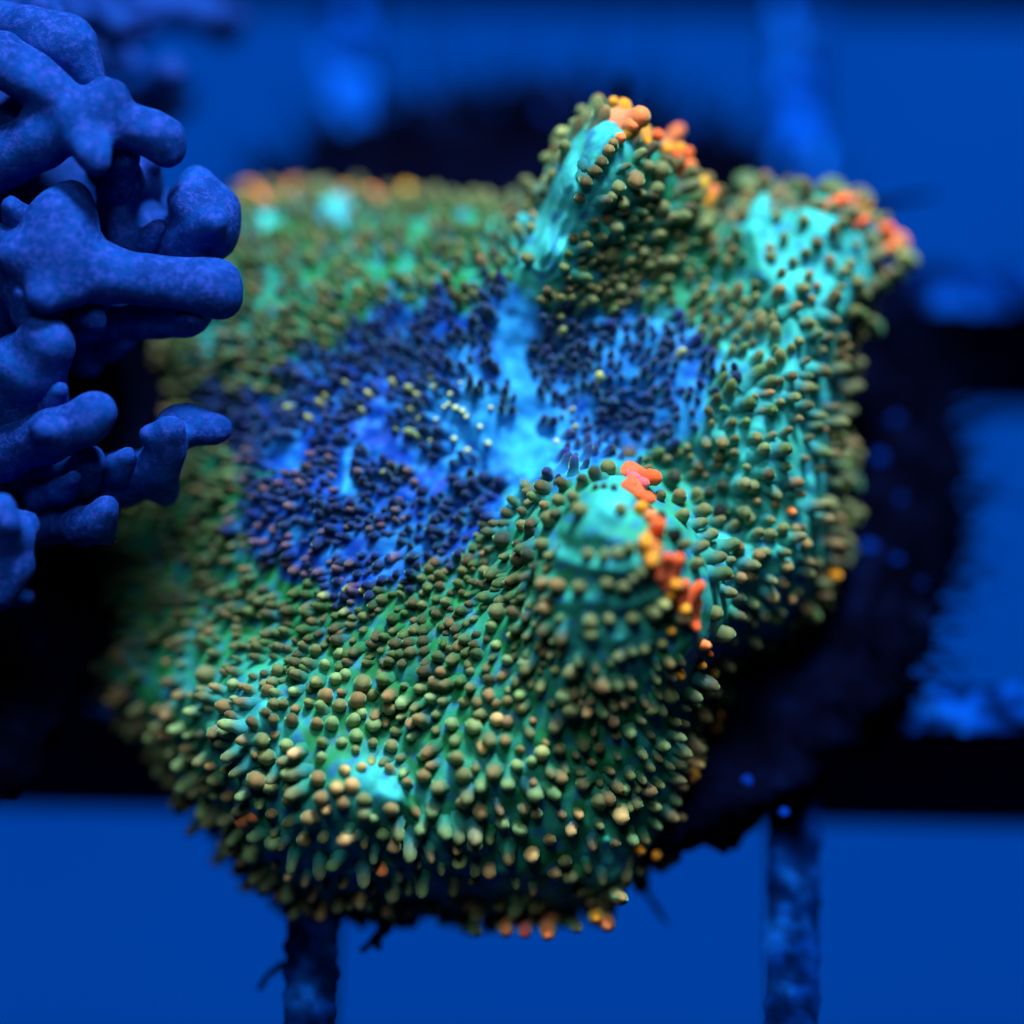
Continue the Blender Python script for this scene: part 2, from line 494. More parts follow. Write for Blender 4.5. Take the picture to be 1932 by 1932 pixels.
def seg_dist(p, poly):
    """distance from points (n,2) to a polyline"""
    best = np.full(len(p), 1e9)
    for a, b in zip(poly[:-1], poly[1:]):
        a = np.array(a, float); b = np.array(b, float); ab = b - a
        t = np.clip(((p - a) @ ab) / (ab @ ab), 0, 1)
        best = np.minimum(best, np.hypot(*(p - a - t[:, None] * ab).T))
    return best

RIDGES = [([(1040, 470), (1070, 400), (1110, 320), (1168, 222)], .38, 50), ([(1440, 365), (1425, 440), (1440, 520)], .6, 18),
          ([(955, 945), (900, 880), (872, 800)], -.35, 12), ([(955, 945), (1000, 900), (1040, 880)], .4, 14), ([(955, 945), (935, 1010)], .35, 10),
          ([(500, 1340), (470, 1400), (480, 1500), (500, 1600)], .5, 22), ([(1575, 600), (1560, 760), (1550, 900), (1520, 1020)], .4, 22),
          ([(1150, 1590), (1165, 1650)], .6, 24), ([(655, 870), (650, 930)], .3, 14), ([(700, 1475), (745, 1505)], .5, 22),
          ([(1480, 540), (1500, 640), (1490, 760)], .4, 22)]
KN = np.array([1150.0, 930.0])
ROLL = 95.0

def depth(px, py):
    p = np.stack([np.asarray(px, float).ravel(), np.asarray(py, float).ravel()], 1)
    th = np.arctan2(p[:, 1] - CEN[1], p[:, 0] - CEN[0]); r = np.hypot(p[:, 0] - CEN[0], p[:, 1] - CEN[1])
    rb = rim_radius(th)
    over = r > rb
    if over.any():
        p[over] = CEN + (p[over] - CEN) * (rb[over] / r[over])[:, None]
        r = np.minimum(r, rb)
    d = np.empty(len(p))
    for i in range(0, len(p), 20000):
        q = p[i:i + 20000]
        d[i:i + 20000] = _phi(q, CTRL[:, :2]) @ _W[:_n] + _W[_n] + q @ _W[_n + 1:] / 1000
    for poly, h, w in RIDGES:
        d += h * np.exp(-(seg_dist(p, poly) / w) ** 2)
    gd = seg_dist(p, [(1025, 490), (1060, 420), (1110, 320), (1168, 222)])
    d += .07 * np.cos(gd / 11.0 * math.pi) * np.exp(-(gd / 44) ** 4)
    # scalloped rings of the raised lobe
    q = p - KN
    rr = np.hypot(q[:, 0] / 1.15, q[:, 1])
    wgt = np.exp(-((np.hypot((p[:, 0] - 1165) / 150, (p[:, 1] - 1110) / 170)) ** 4))
    wob = np.array([mnoise.noise(Vector((x / 70, y / 50, 3.3))) for x, y in p])
    d += (-.15 * np.cos(2 * math.pi * (rr - 55 + 14 * wob) / 62) * (.7 + .6 * wob) + .16 * wob) * wgt
    # radial pleats of the disc
    d += .05 * np.sin(th * 46 + 1.5 * np.sin(th * 5)) * np.clip((r - 300) / 300, 0, 1)
    dl = np.clip(1 - (rb - r) / ROLL, 0, 1)
    d -= 1.75 * (1 - np.sqrt(np.maximum(0, 1 - dl ** 2)))
    return d.reshape(np.shape(px))

def normal_at(px, py):
    e = 7.0
    P0 = at(px - e, py, depth(px - e, py)); P1 = at(px + e, py, depth(px + e, py))
    Q0 = at(px, py + e, depth(px, py + e)); Q1 = at(px, py - e, depth(px, py - e))
    n = np.cross(P1 - P0, Q1 - Q0)
    return n / np.linalg.norm(n, axis=-1, keepdims=True)

def inside_poly(p, poly):
    x, y = p[:, 0], p[:, 1]; c = np.zeros(len(p), bool); P = np.array(poly, float)
    for (x0, y0), (x1, y1) in zip(P, np.roll(P, -1, 0)):
        k = ((y0 > y) != (y1 > y)) & (x < (x1 - x0) * (y - y0) / (y1 - y0 + 1e-9) + x0)
        c ^= k
    return c

BLUE_POLY = [(420, 730), (500, 740), (620, 655), (730, 565), (880, 560), (960, 535), (1040, 565), (1100, 605), (1230, 590), (1340, 650), (1390, 720), (1320, 785),
             (1260, 850), (1150, 885), (1040, 910), (955, 965), (860, 1030), (770, 1100), (640, 1155), (530, 1080), (450, 1010), (480, 900), (420, 820)]
def blue_zone(p):
    """1 inside the disc's blue centre, 0 outside, with an uneven soft edge"""
    P = np.array(BLUE_POLY + [BLUE_POLY[0]], float)
    d = seg_dist(p, P); ins = inside_poly(p, BLUE_POLY)
    sd = np.where(ins, d, -d)
    wob = np.array([mnoise.noise(Vector((x / 60, y / 60, 2.2))) for x, y in p]) * 52 + np.array([mnoise.noise(Vector((x / 24, y / 24, 5.2))) for x, y in p]) * 22
    return np.clip((sd + wob) / 34 + .5, 0, 1)

CYAN = [(1100, 345, 105, 1.), (1045, 450, 100, 1.), (1150, 240, 75, 1.), (1550, 480, 140, .95), (1440, 400, 60, .9), (1500, 720, 200, .9), (1550, 900, 110, .85), (1370, 800, 90, .8),
        (1440, 900, 160, .75), (1410, 1070, 150, .7), (470, 1350, 80, .8), (490, 1450, 60, .7), (710, 1490, 60, .85), (420, 655, 60, .7), (635, 390, 34, 1.), (492, 410, 24, 1.), (1150, 955, 70, .8), (1170, 1080, 140, .5), (1150, 1200, 130, .5),
        (850, 1600, 160, .3), (1160, 1640, 60, .8), (600, 1580, 100, .6), (1300, 1450, 90, .4), (960, 930, 70, .9), (660, 740, 30, .8), (900, 1020, 60, .5), (560, 640, 60, .3)]
def cyan_zone(p):
    c = np.zeros(len(p))
    for x, y, r, w in CYAN:
        c = np.maximum(c, w * np.exp(-(((p[:, 0] - x) ** 2 + (p[:, 1] - y) ** 2) / (r * r))))
    n = np.array([mnoise.noise(Vector((x / 38, y / 38, 7.7))) for x, y in p])
    return np.clip(c + .05 + .34 * n, 0, 1)

T_GREEN, T_CYAN, T_BLUE, T_LIGHT, T_SLATE = lin(32, 122, 70), lin(68, 196, 192), lin(8, 64, 166), lin(50, 164, 236), lin(44, 112, 168)

mush = empty('mushroom_coral', (PC[0], PC[1], PLUG_Z))
tag(mush, 'ruffled green and blue mushroom coral with orange edged lobes and knobby tentacles', 'coral')

NT, NS = 760, 170
th = np.linspace(-math.pi, math.pi, NT, endpoint=False)
s = 1 - (1 - np.linspace(0.004, 1, NS)) ** 1.25
rb = rim_radius(th)
PX = CEN[0] + np.cos(th)[None, :] * rb[None, :] * s[:, None]
PY = CEN[1] + np.sin(th)[None, :] * rb[None, :] * s[:, None]
D = depth(PX, PY)
flat = np.stack([PX.ravel(), PY.ravel()], 1)
W0 = at(PX, PY, D).reshape(-1, 3)
nz = np.array([mnoise.fractal(Vector(w * .55), 1.0, 2.0, 3) * .22 + mnoise.noise(Vector(w * 2.1)) * .10 for w in W0])
D = D + nz.reshape(D.shape)
top = at(PX, PY, D)
rings = [top]
dr = D[-1]
for sh, dd in ((.994, -.55), (.975, -1.1), (.94, -1.7), (.88, -2.4), (.78, -3.2)):
    rp = at(CEN[0] + np.cos(th) * rb * sh, CEN[1] + np.sin(th) * rb * sh, dr + dd)
    inside = np.hypot(rp[:, 0] - PC[0], rp[:, 1] - PC[1]) < 13.2
    rp[:, 2] = np.maximum(rp[:, 2], np.where(inside, PLUG_Z + .25, .35))
    rings.append(rp[None])
foot = np.stack([PC[0] + 6.2 * np.cos(th), PC[1] - 6.2 * np.sin(th), np.full(NT, PLUG_Z - .3)], 1)
rings.append((rings[-1][0] * .5 + foot * .5)[None])
rings.append(foot[None])
V = np.concatenate(rings, 0)
nr = V.shape[0]
idx = np.arange(nr * NT).reshape(nr, NT)
nx = np.roll(idx, -1, 1)
quads = np.stack([idx[:-1], nx[:-1], nx[1:], idx[1:]], -1).reshape(-1, 4)[:, ::-1]
body = mesh_obj('oral_disc', V.reshape(-1, 3), quads, MAT['tissue'], mush)
def tissue_col(p):
    bz = blue_zone(p); cz = cyan_zone(p)
    n3 = np.array([mnoise.fractal(Vector((x / 30, y / 30, 1.1)), 1.0, 2.0, 3) for x, y in p])
    n4 = np.array([mnoise.noise(Vector((x / 22, y / 22, 4.1))) for x, y in p])
    mouth = np.exp(-(np.hypot((p[:, 0] - 910) / 115, (p[:, 1] - 805) / 85) ** 2)) + np.exp(-(np.hypot((p[:, 0] - 1000) / 50, (p[:, 1] - 850) / 60) ** 2)) \
        + .9 * np.exp(-(seg_dist(p, [(1030, 480), (965, 620), (985, 780)]) / 34) ** 2) + .7 * np.exp(-(seg_dist(p, [(655, 850), (655, 940)]) / 12) ** 2) + .7 * np.exp(-(seg_dist(p, [(850, 640), (875, 690)]) / 12) ** 2)
    c_out = T_GREEN * (1 - cz[:, None]) + T_CYAN * cz[:, None]
    k2 = np.clip(n4 * 1.5 - .05, 0, .75)[:, None]
    c_out = c_out * (1 - k2) + T_SLATE * k2
    right = np.clip((p[:, 0] - 930) / 160, 0, 1) * .42
    thp = np.arctan2(p[:, 1] - 850, p[:, 0] - 940)
    ray = np.array([mnoise.noise(Vector((math.cos(t) * 5, math.sin(t) * 5, q / 160))) for t, q in zip(thp, np.hypot(p[:, 0] - 940, p[:, 1] - 850))])
    right = right + np.clip(ray * 1.2 - .15, 0, .35)
    k = np.clip(mouth * .85 + .03 + right + .5 * n3, 0, 1)[:, None]
    c_in = T_BLUE * (1 - k) + T_LIGHT * k
    return c_out * (1 - bz[:, None]) + c_in * bz[:, None]
colv = tissue_col(flat)
colv = np.concatenate([colv, np.repeat(T_GREEN[None] * .5, (nr - NS) * NT, 0)])
color_attr(body.data, 'pigment', colv)

# ------------------------------------------------------------------ tentacles
PAL = {'o': (112, 116, 74), 'g': (126, 152, 98), 'b': (136, 110, 72), 'y': (240, 152, 40), 'r': (250, 98, 50), 'd': (58, 64, 54), 'p': (240, 96, 104), 'q': (250, 132, 76),
       'x': (30, 32, 92), 'u': (44, 54, 104), 'k': (22, 22, 26), 'm': (168, 174, 104), 'n': (92, 82, 55), 's': (214, 172, 110)}
# tips read off the coral crop by crop, dark pits painted in as black ones: tip x, tip y, radius, root offset x, root offset y, colour
CROPS = {
 'K': ((1300, 1200, 2.76), """960 160 50 0 60 o;850 210 48 20 50 d;770 275 42 30 30 d;630 310 42 20 30 n;490 330 50 10 30 n;340 310 38 20 10 o;600 430 42 15 10 o;700 410 42 20 10 o;480 470 38 10 10 b;320 515 35 15 0 n;
770 510 58 10 -10 o;1045 500 45 0 0 o;1180 495 50 -15 0 y;1260 560 48 -20 5 q;1310 640 58 -30 0 r;1225 735 50 -20 0 y;1290 765 35 -10 10 r;1300 880 48 -20 -50 y;1400 830 45 -30 90 r;1490 860 55 -70 120 r;
1450 1050 52 -40 -20 y;1540 1040 40 -40 70 r;1660 1070 50 -120 120 r;1640 1170 40 -50 100 r;1545 1250 48 -40 -40 y;1520 1330 45 -30 -40 b;1610 1390 35 -20 -80 r;1430 1400 35 -20 -10 y;1350 1490 35 -20 -10 m;
1060 215 32 70 30 r;1310 250 66 -150 0 r;1220 300 50 -60 -20 p;1100 330 45 30 10 r;1270 435 48 -130 -80 r;1190 385 44 -50 -30 r;1420 265 58 -40 20 d;855 340 26 0 0 d;920 325 26 0 0 d;990 340 26 0 0 d;
470 760 50 10 -10 o;520 580 62 10 0 o;815 840 50 0 -5 o;935 815 42 0 0 o;1025 800 40 0 0 o;1110 780 42 0 0 o;440 1060 48 30 -70 b;600 1060 55 20 0 b;755 1075 52 0 0 o;940 1040 50 0 0 o;1050 1080 48 0 0 o;1125 1000 36 0 0 o;
1190 940 40 0 0 o;1240 895 35 0 0 b;510 1240 55 20 -40 b;830 1320 62 0 0 o;820 1450 50 0 -100 o;950 1300 45 0 0 o;1140 1310 55 0 0 o;1260 1260 55 0 0 o;1350 1190 50 0 0 m;1415 1130 40 0 0 y;
460 1570 35 20 -50 b;545 1470 35 0 0 g;1020 1620 40 70 -80 o;1105 1540 45 0 0 g;1225 1555 45 0 -60 o;130 1500 38 0 0 g;205 1615 45 20 -10 g;315 1660 50 30 -50 g;240 1430 35 0 0 g;80 1375 50 0 0 g;160 1255 64 0 0 o;
270 1270 45 0 0 n;570 1690 35 0 0 m;705 1690 55 0 0 o;900 1830 60 0 -90 b;640 1890 60 0 -40 g;1400 1870 60 0 0 o;1485 1710 40 0 0 y;1625 1640 38 0 0 y;1735 1730 50 -30 -40 y;1650 1850 50 0 0 n;1790 1890 45 -40 0 b;
1500 760 42 0 40 o;380 660 55 -20 -10 d;320 620 40 0 0 o;290 760 42 0 0 d;190 710 58 0 0 d;60 610 45 0 0 d;295 870 50 0 0 n;370 850 45 0 0 d;30 960 45 0 0 o;450 910 45 0 0 d;1490 560 50 0 0 o;1640 515 50 -40 20 o;
1610 360 45 0 50 o;1700 365 45 0 20 d;1480 420 55 0 20 b;1330 400 40 0 0 n;1600 900 50 0 30 o;1780 1420 66 0 0 o;1115 90 50 0 -60 n;980 60 38 0 20 d;1815 510 62 0 0 k;1420 700 52 0 0 k;1340 560 44 0 0 d;1650 1500 40 0 0 q;1700 1560 26 0 0 r"""),
 'T': ((1400, 250, 2.76), """600 100 48 0 40 y;500 175 52 30 20 o;310 290 48 90 30 m;430 230 50 50 10 o;350 390 48 20 60 o;210 480 52 70 30 o;50 640 42 70 90 o;260 590 40 -10 80 o;330 720 42 -120 20 o;710 100 45 10 40 y;780 110 40 0 40 y;
950 180 76 -130 60 q;860 210 60 -60 40 q;810 310 50 20 -20 y;750 350 45 20 -30 q;710 385 38 10 0 b;660 430 42 0 0 b;620 505 44 0 0 n;560 580 42 0 0 n;515 670 48 0 0 n;480 785 42 0 0 n;970 380 38 -20 -50 y;1020 330 48 -20 -30 r;
1090 440 45 -20 -40 y;1240 440 55 -90 10 y;1100 500 50 0 0 n;1260 560 45 -40 -20 q;1460 750 60 -40 30 q;575 870 45 60 110 o;650 940 50 40 40 n;860 620 72 0 20 b;740 690 50 0 0 o;1040 600 70 0 0 o;1060 720 55 -80 20 o;
680 780 45 0 0 o;780 810 50 0 0 o;420 1090 42 10 0 n;500 1060 42 0 20 o;760 1020 52 -80 -30 o;1100 860 50 -60 0 o;1060 1060 52 0 30 o;920 1180 50 0 20 o;690 1210 62 60 0 o;350 1290 42 0 0 o;100 1250 45 0 0 o;290 1500 40 0 30 o;
20 960 56 0 0 n;200 980 45 -110 0 o;120 1020 36 0 0 o;1300 690 55 0 0 o;1300 870 55 0 0 o;1420 920 50 0 0 o;1400 1100 60 0 0 o;950 550 45 0 0 o;1180 480 40 -40 0 r;1380 650 48 -30 10 b;1840 640 58 0 80 b;1720 740 50 0 40 o;1300 610 48 -40 0 b"""),
 'R': ((2000, 450, 3.864), """290 130 70 -20 80 o;100 200 80 0 20 o;640 240 80 0 40 o;850 270 65 0 30 o;990 240 65 0 40 o;1290 370 80 0 0 b;1110 350 60 0 0 q;1520 660 85 -60 20 r;1630 810 75 -20 0 q;1720 960 65 -60 20 m;1640 1100 60 -30 0 o;
980 640 60 0 90 n;1070 600 50 0 30 o;820 790 60 0 60 n;690 910 50 0 50 n;570 1010 48 0 30 n;930 960 55 40 100 b;1170 1010 60 -50 80 o;440 1130 50 0 20 n;430 1260 70 -50 100 b;740 1110 45 -30 60 b;640 1270 70 -60 0 o;
810 1250 45 -50 10 b;1460 1040 60 0 90 n;1480 1240 60 0 -60 o;1200 1210 80 0 0 o;410 540 55 0 0 o;680 580 55 0 0 o;1320 740 50 0 0 o;1220 820 45 0 0 o;620 1450 55 -90 60 b;740 1400 50 0 0 b;220 1530 60 -110 90 o;
1040 1620 60 -150 -50 n;790 1650 52 -30 130 o;1200 1670 70 0 0 n;1390 1650 60 0 0 o;290 880 55 0 -60 b;310 970 60 0 0 o;1240 1320 60 0 0 o;600 1830 55 0 0 o;1100 1780 65 -80 60 n"""),
 'F': ((400, 1750, 2.76), """850 680 55 0 0 o;1045 735 52 0 0 g;910 820 60 0 0 o;1045 935 48 0 -30 g;1275 975 60 0 0 b;820 985 68 0 0 b;930 1060 55 0 0 o;1070 1150 45 0 0 o;1300 1130 60 0 0 b;1335 1200 40 0 0 s;1240 1270 65 0 0 b;820 1270 55 -60 0 q;
935 1240 45 0 0 b;930 1450 60 30 -20 g;790 1510 65 0 0 g;1180 1430 55 0 0 b;1310 1400 42 0 0 o;1490 1450 66 40 -50 s;1840 1500 55 -20 -60 s;1745 1395 48 0 0 g;1610 1270 50 0 -60 o;1680 1280 38 0 0 g;1620 1140 50 0 0 o;1525 1040 55 0 20 s;
1460 1165 50 0 0 b;1805 1205 52 0 0 b;1670 875 38 0 -50 m;1300 840 40 0 0 g;1440 705 42 0 0 g;1550 655 48 0 0 g;1380 585 52 0 0 g;1520 565 45 -20 10 g;1690 560 54 0 0 g;1430 435 52 0 -20 o;1310 375 58 0 0 b;1550 410 60 0 0 b;
1580 485 45 0 0 g;1795 460 52 20 -20 o;1670 370 42 0 -30 o;1410 240 50 0 0 g;1480 210 42 0 0 g;1600 260 65 0 0 o;1320 140 40 0 0 g;1425 55 42 0 0 g;1260 40 42 0 0 o;640 280 48 0 0 g;970 190 48 0 0 o;460 205 70 0 0 o;590 450 55 0 0 b;
900 345 48 0 0 b;940 430 45 0 0 o;880 490 36 0 40 n;940 530 46 0 0 n;1070 550 50 0 0 n;800 580 50 0 0 n;1260 580 45 0 0 b;490 710 40 0 -60 o;200 910 45 100 -70 g;340 830 45 0 0 o;300 1400 40 110 -110 d;730 1800 50 60 -60 b;
650 1680 45 40 -30 n;620 1110 45 0 0 b;440 1050 45 0 0 n;560 1290 40 20 -20 o;1760 1690 50 -30 -60 q;1650 1870 60 0 0 g;890 1790 60 0 0 o;320 1170 45 20 -20 n;210 1170 45 40 -20 n;1820 730 52 -40 0 o;1670 710 42 0 0 o;1550 770 36 0 0 o"""),
 'B': ((1200, 1900, 2.76), """455 1730 58 0 -110 q;620 1735 54 -10 -120 p;785 1720 58 0 -120 q;490 1590 50 0 -30 s;770 1590 50 0 -30 y;420 1490 45 0 0 o;720 1500 50 0 0 o;1010 1690 45 -60 -70 n;1120 1600 60 40 -40 y;1235 1665 60 -60 -100 q;1340 1480 55 -90 -60 b;
990 1430 45 40 -30 o;940 1310 55 30 -40 o;820 1270 45 20 -40 b;900 1180 50 0 0 o;660 1110 60 0 0 s;130 1170 58 0 0 m;360 1270 50 -30 -50 s;240 1050 60 0 0 o;240 1330 45 0 0 o;80 1440 45 0 0 o;440 895 48 0 0 g;560 945 48 0 -30 g;
955 985 42 0 -70 s;1335 870 60 -40 -100 s;1460 775 45 -40 -60 o;1555 670 48 -80 -40 b;1350 655 42 0 0 g;1440 640 35 0 0 o;1160 740 60 0 0 o;1250 720 50 -70 -40 b;695 710 55 -40 -80 g;490 640 45 0 -70 g;280 360 42 0 -80 s;
260 790 60 0 0 b;140 750 48 0 0 b;130 545 58 0 0 o;735 380 55 0 0 m;655 450 45 0 0 g;555 465 48 0 0 g;215 170 58 0 0 g;70 160 50 0 0 g;395 120 48 0 0 s;490 135 42 20 -20 b;570 60 45 30 -40 o;835 200 48 30 -80 o;650 250 40 -20 -70 o;
940 90 60 50 -80 o;1080 100 42 0 -90 s;1270 160 42 -20 -100 b;1285 240 38 0 -10 o;1410 250 45 -30 -50 g;1550 80 48 0 -70 o;890 570 50 -70 -60 b;860 340 50 0 -30 n;1160 330 40 0 -30 n;1740 1145 60 -90 10 q;1650 1150 50 0 -20 y;
1550 1130 45 0 -20 y;1450 1100 42 0 -20 y;1790 980 42 -40 0 r;1870 760 45 -40 0 r;1830 840 50 -40 -10 q;1900 550 48 -20 0 y;1760 640 45 0 0 b;1790 720 40 0 0 b;790 1030 44 0 0 b;600 780 48 0 0 n;700 830 44 0 0 n;1270 1040 40 0 0 n;
1020 620 50 30 -50 n;170 1590 55 0 -20 o;240 1720 45 -40 -60 n"""),
 'Q': ((1900, 1300, 3.22), """410 310 55 0 0 o;640 215 42 0 0 b;770 265 38 0 0 q;1070 200 65 0 0 o;1400 270 45 -140 10 o;1300 350 48 -60 0 m;900 550 55 0 0 b;810 415 38 0 0 b;860 410 35 0 0 n;580 490 55 0 0 o;690 430 55 0 0 o;500 640 60 0 0 b;560 620 45 0 0 o;
310 600 55 0 0 b;740 740 50 -40 -30 b;970 820 45 0 -20 b;1030 720 45 -60 -10 o;700 880 40 -50 -10 b;840 970 35 -30 0 o;770 1050 42 0 -60 s;1130 820 52 -40 -20 y;1260 610 40 -30 0 n;1270 740 35 0 -60 n;960 1200 40 -20 0 n;880 1300 48 -30 0 b;
770 1240 42 0 0 o;750 1380 45 0 0 o;580 1640 60 0 0 b;720 1700 50 -60 -120 q;630 1480 42 0 0 b;190 1660 48 0 0 n;100 1710 52 0 0 y;170 1890 50 -40 0 y;150 1330 66 0 0 o;250 1390 40 0 0 o;100 1150 66 0 0 o;280 1030 55 0 0 d;440 1210 50 0 0 d;
1250 130 50 0 0 n;1290 40 60 -40 0 o;1180 50 60 0 0 o;450 50 60 -50 0 o;60 130 48 0 0 o;190 50 58 0 0 d;420 820 60 0 0 n;310 840 50 0 0 b"""),
}
TENT = []           # root (3), direction (3), radius, length, rgb(lin), root pixel, wanted as an object
def jitter_col(c, amt=.16):
    k = 1 + rng.normal(0, amt)
    return np.clip(np.array(c) * k * (1 + rng.normal(0, amt * .35, 3)), .002, .95)

E = []
for (x0, y0, z), txt in CROPS.values():
    for ent in txt.replace('\n', '').split(';'):
        a = ent.split()
        tx, ty, r, ox, oy = map(float, a[:5])
        E.append(((x0 + tx / z) * .69747, (y0 + ty / z) * .69747, r / z * .69747, ox / z * .69747, oy / z * .69747, a[5]))
# two crops may show the same tentacle: keep the first
keep = []
for e in E:
    if all(math.hypot(e[0] - q[0], e[1] - q[1]) > .8 * max(e[2], q[2]) for q in keep):
        keep.append(e)
E = keep
ex = np.array([(e[0], e[1], e[2]) for e in E])
bx = np.array([e[0] + e[3] for e in E]); by = np.array([e[1] + e[4] for e in E])
eD = depth(bx, by); eN = normal_at(bx, by)
PXMM = DIST / FPX
TO_CAM = -F
for i, (tx, ty, r, ox, oy, c) in enumerate(E):
    rmm = r * PXMM * .97
    if math.hypot(ox, oy) > 12:
        root = at(bx[i], by[i], eD[i])
        tip = at(tx, ty, eD[i] + rmm * 1.6 + (2.0 if ty > 1690 else 0))
        ax = tip - root
    else:
        ax = .75 * TO_CAM + .75 * eN[i] + rng.normal(0, .1, 3)
        ax = ax / np.linalg.norm(ax) * rmm * 3.0
        tip = at(tx, ty, eD[i]) + ax * .55
        root = tip - ax
    ln = np.linalg.norm(ax)
    TENT.append((root - ax / ln * .25, ax / ln, rmm * 1.04, ln + .25 + rmm * .6, jitter_col(lin(*PAL[c]), .08), (bx[i], by[i]), 2, c))

SEEDS = np.array([(600, 480, 24, 10.5), (450, 700, 24, 10), (300, 1050, 23, 9.5), (700, 650, 20, 8.4), (600, 850, 22, 9), (1150, 700, 25, 8.6), (700, 1050, 21, 9), (900, 1180, 29, 11),
                  (700, 1250, 28, 11.5), (600, 1450, 50, 14), (900, 1450, 54, 14), (1000, 1650, 60, 13.5), (600, 1650, 54, 13.5), (1450, 700, 37, 12.5), (1500, 900, 44, 13.5), (1450, 1100, 46, 14),
                  (1550, 500, 58, 13.5), (1250, 450, 33, 13), (1200, 550, 25, 10.5), (250, 1300, 34, 12), (1000, 1050, 24, 11), (850, 450, 27, 11.5), (500, 1180, 23, 10), (1250, 1400, 40, 12)])
BARE = [([(880, 800), (940, 830), (1005, 860)], 62), ([(985, 700), (990, 780)], 26), ([(960, 660), (985, 570), (1025, 490)], 34), ([(1020, 500), (1060, 420), (1110, 320), (1165, 225)], 48), ([(1440, 370), (1425, 450)], 24),
        ([(690, 1480), (745, 1510)], 24), ([(470, 1345), (520, 1350)], 22), ([(1150, 950), (1180, 960)], 40), ([(655, 850), (652, 930)], 12), ([(1160, 1620), (1165, 1660)], 26),
        ([(620, 378), (655, 400)], 24), ([(1480, 540), (1500, 640)], 20), ([(1570, 640), (1555, 740)], 16), ([(760, 850), (830, 900)], 26), ([(955, 945), (1010, 900)], 16), ([(855, 650), (872, 690)], 10)]
KNOB_POLY = [(1070, 930), (1230, 890), (1280, 980), (1325, 1110), (1310, 1240), (1080, 1240), (1040, 1080)]
N = 60000
cand = np.stack([rng.uniform(40, 1700, N), rng.uniform(190, 1760, N)], 1)
cr = np.hypot(*(cand - CEN).T) / rim_radius(np.arctan2(cand[:, 1] - CEN[1], cand[:, 0] - CEN[0]))
cand = cand[cr < .985]
clump = np.array([mnoise.noise(Vector((x / 42, y / 42, 9.3))) for x, y in cand])
cand = cand[clump < .30]
w = 1 / (((cand[:, None, :] - SEEDS[None, :, :2]) ** 2).sum(-1) + 900) ** 1.6
w /= w.sum(1, keepdims=True)
sp = w @ SEEDS[:, 2] * .75; rad = w @ SEEDS[:, 3]
bare = np.zeros(len(cand))
for poly, wd in BARE:
    bare = np.maximum(bare, (seg_dist(cand, poly) < wd * (1 + .25 * np.sin(cand[:, 0] * .07 + cand[:, 1] * .05))))
bare = (bare > 0) | inside_poly(cand, KNOB_POLY)
cand, sp, rad = cand[~bare], sp[~bare], rad[~bare]
cell = 20.0
gridd = {}
for (x, y, r) in ex:
    gridd.setdefault((int(x // cell), int(y // cell)), []).append((x, y, r * 1.55))
sel = []
for i, (x, y) in enumerate(cand):
    s_ = sp[i] * rng.uniform(.72, 1.25)
    ok = True
    gx, gy = int(x // cell), int(y // cell)
    for a in range(gx - 3, gx + 4):
        for b in range(gy - 3, gy + 4):
            for (qx, qy, qs) in gridd.get((a, b), ()):
                if (qx - x) ** 2 + (qy - y) ** 2 < max(s_ * .86, qs) ** 2:
                    ok = False; break
            if not ok: break
        if not ok: break
    if ok:
        gridd.setdefault((gx, gy), []).append((x, y, s_ * .5)); sel.append(i)
cand, sp, rad = cand[sel], sp[sel], rad[sel]
cD = depth(cand[:, 0], cand[:, 1]); cN = normal_at(cand[:, 0], cand[:, 1])
cB = blue_zone(cand)
rr_ = (cand - CEN); rr_ /= np.linalg.norm(rr_, axis=1, keepdims=True)
outward = rr_[:, :1] * R[None] - rr_[:, 1:] * U[None]
for i, (x, y) in enumerate(cand):
    r = rad[i] * (.54 + .46 * rng.random() ** 1.4) * PXMM
    n = cN[i] + (.55 if y < 1250 else .38) * outward[i] + rng.normal(0, .2, 3)
    n /= np.linalg.norm(n)
    ln = r * rng.uniform(2.6, 4.3)
    if y > 1250: ln *= rng.uniform(.8, 1.15)
    if cB[i] > .5 + .13 * rng.normal():
        c = lin(*PAL['x' if rng.random() < .55 else 'u'])
        if rng.random() < .025 or (600 < x < 800 and 720 < y < 840 and rng.random() < .22): c = lin(*PAL['m'])
        elif y > 850 and x < 800 and rng.random() < .3: c = lin(112, 84, 100)
    else:
        u = rng.random()
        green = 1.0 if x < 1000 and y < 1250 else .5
        if y > 1300: c = lin(*PAL['o' if u < .42 else 'g' if u < .64 else 'b' if u < .92 else 's'])
        elif u < .25: c = lin(*PAL['n'])
        elif u < .25 + .35 * green: c = lin(86, 108, 62)
        elif u < .9: c = lin(*PAL['o'])
        else: c = lin(*PAL['b'])
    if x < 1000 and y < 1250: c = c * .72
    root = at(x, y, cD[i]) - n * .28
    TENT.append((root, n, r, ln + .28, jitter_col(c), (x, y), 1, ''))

# tiny pale dots round the mouth
for x, y in [(868, 722), (815, 712), (800, 760), (790, 790), (822, 792), (838, 768), (846, 762), (860, 770), (872, 775), (880, 785), (905, 805), (925, 770), (856, 828), (920, 836), (880, 850), (895, 870), (820, 730), (850, 745), (812, 830), (1050, 835)]:
    n = normal_at(np.array([x * 1.0]), np.array([y * 1.0]))[0]
    d0 = depth(np.array([x * 1.0]), np.array([y * 1.0]))[0]
    r = rng.uniform(3.2, 6) * PXMM
    TENT.append((at(x, y, d0) - n * .2, n, r, r * 1.6 + .2, lin(200, 215, 140), (x, y), 0, 'm'))

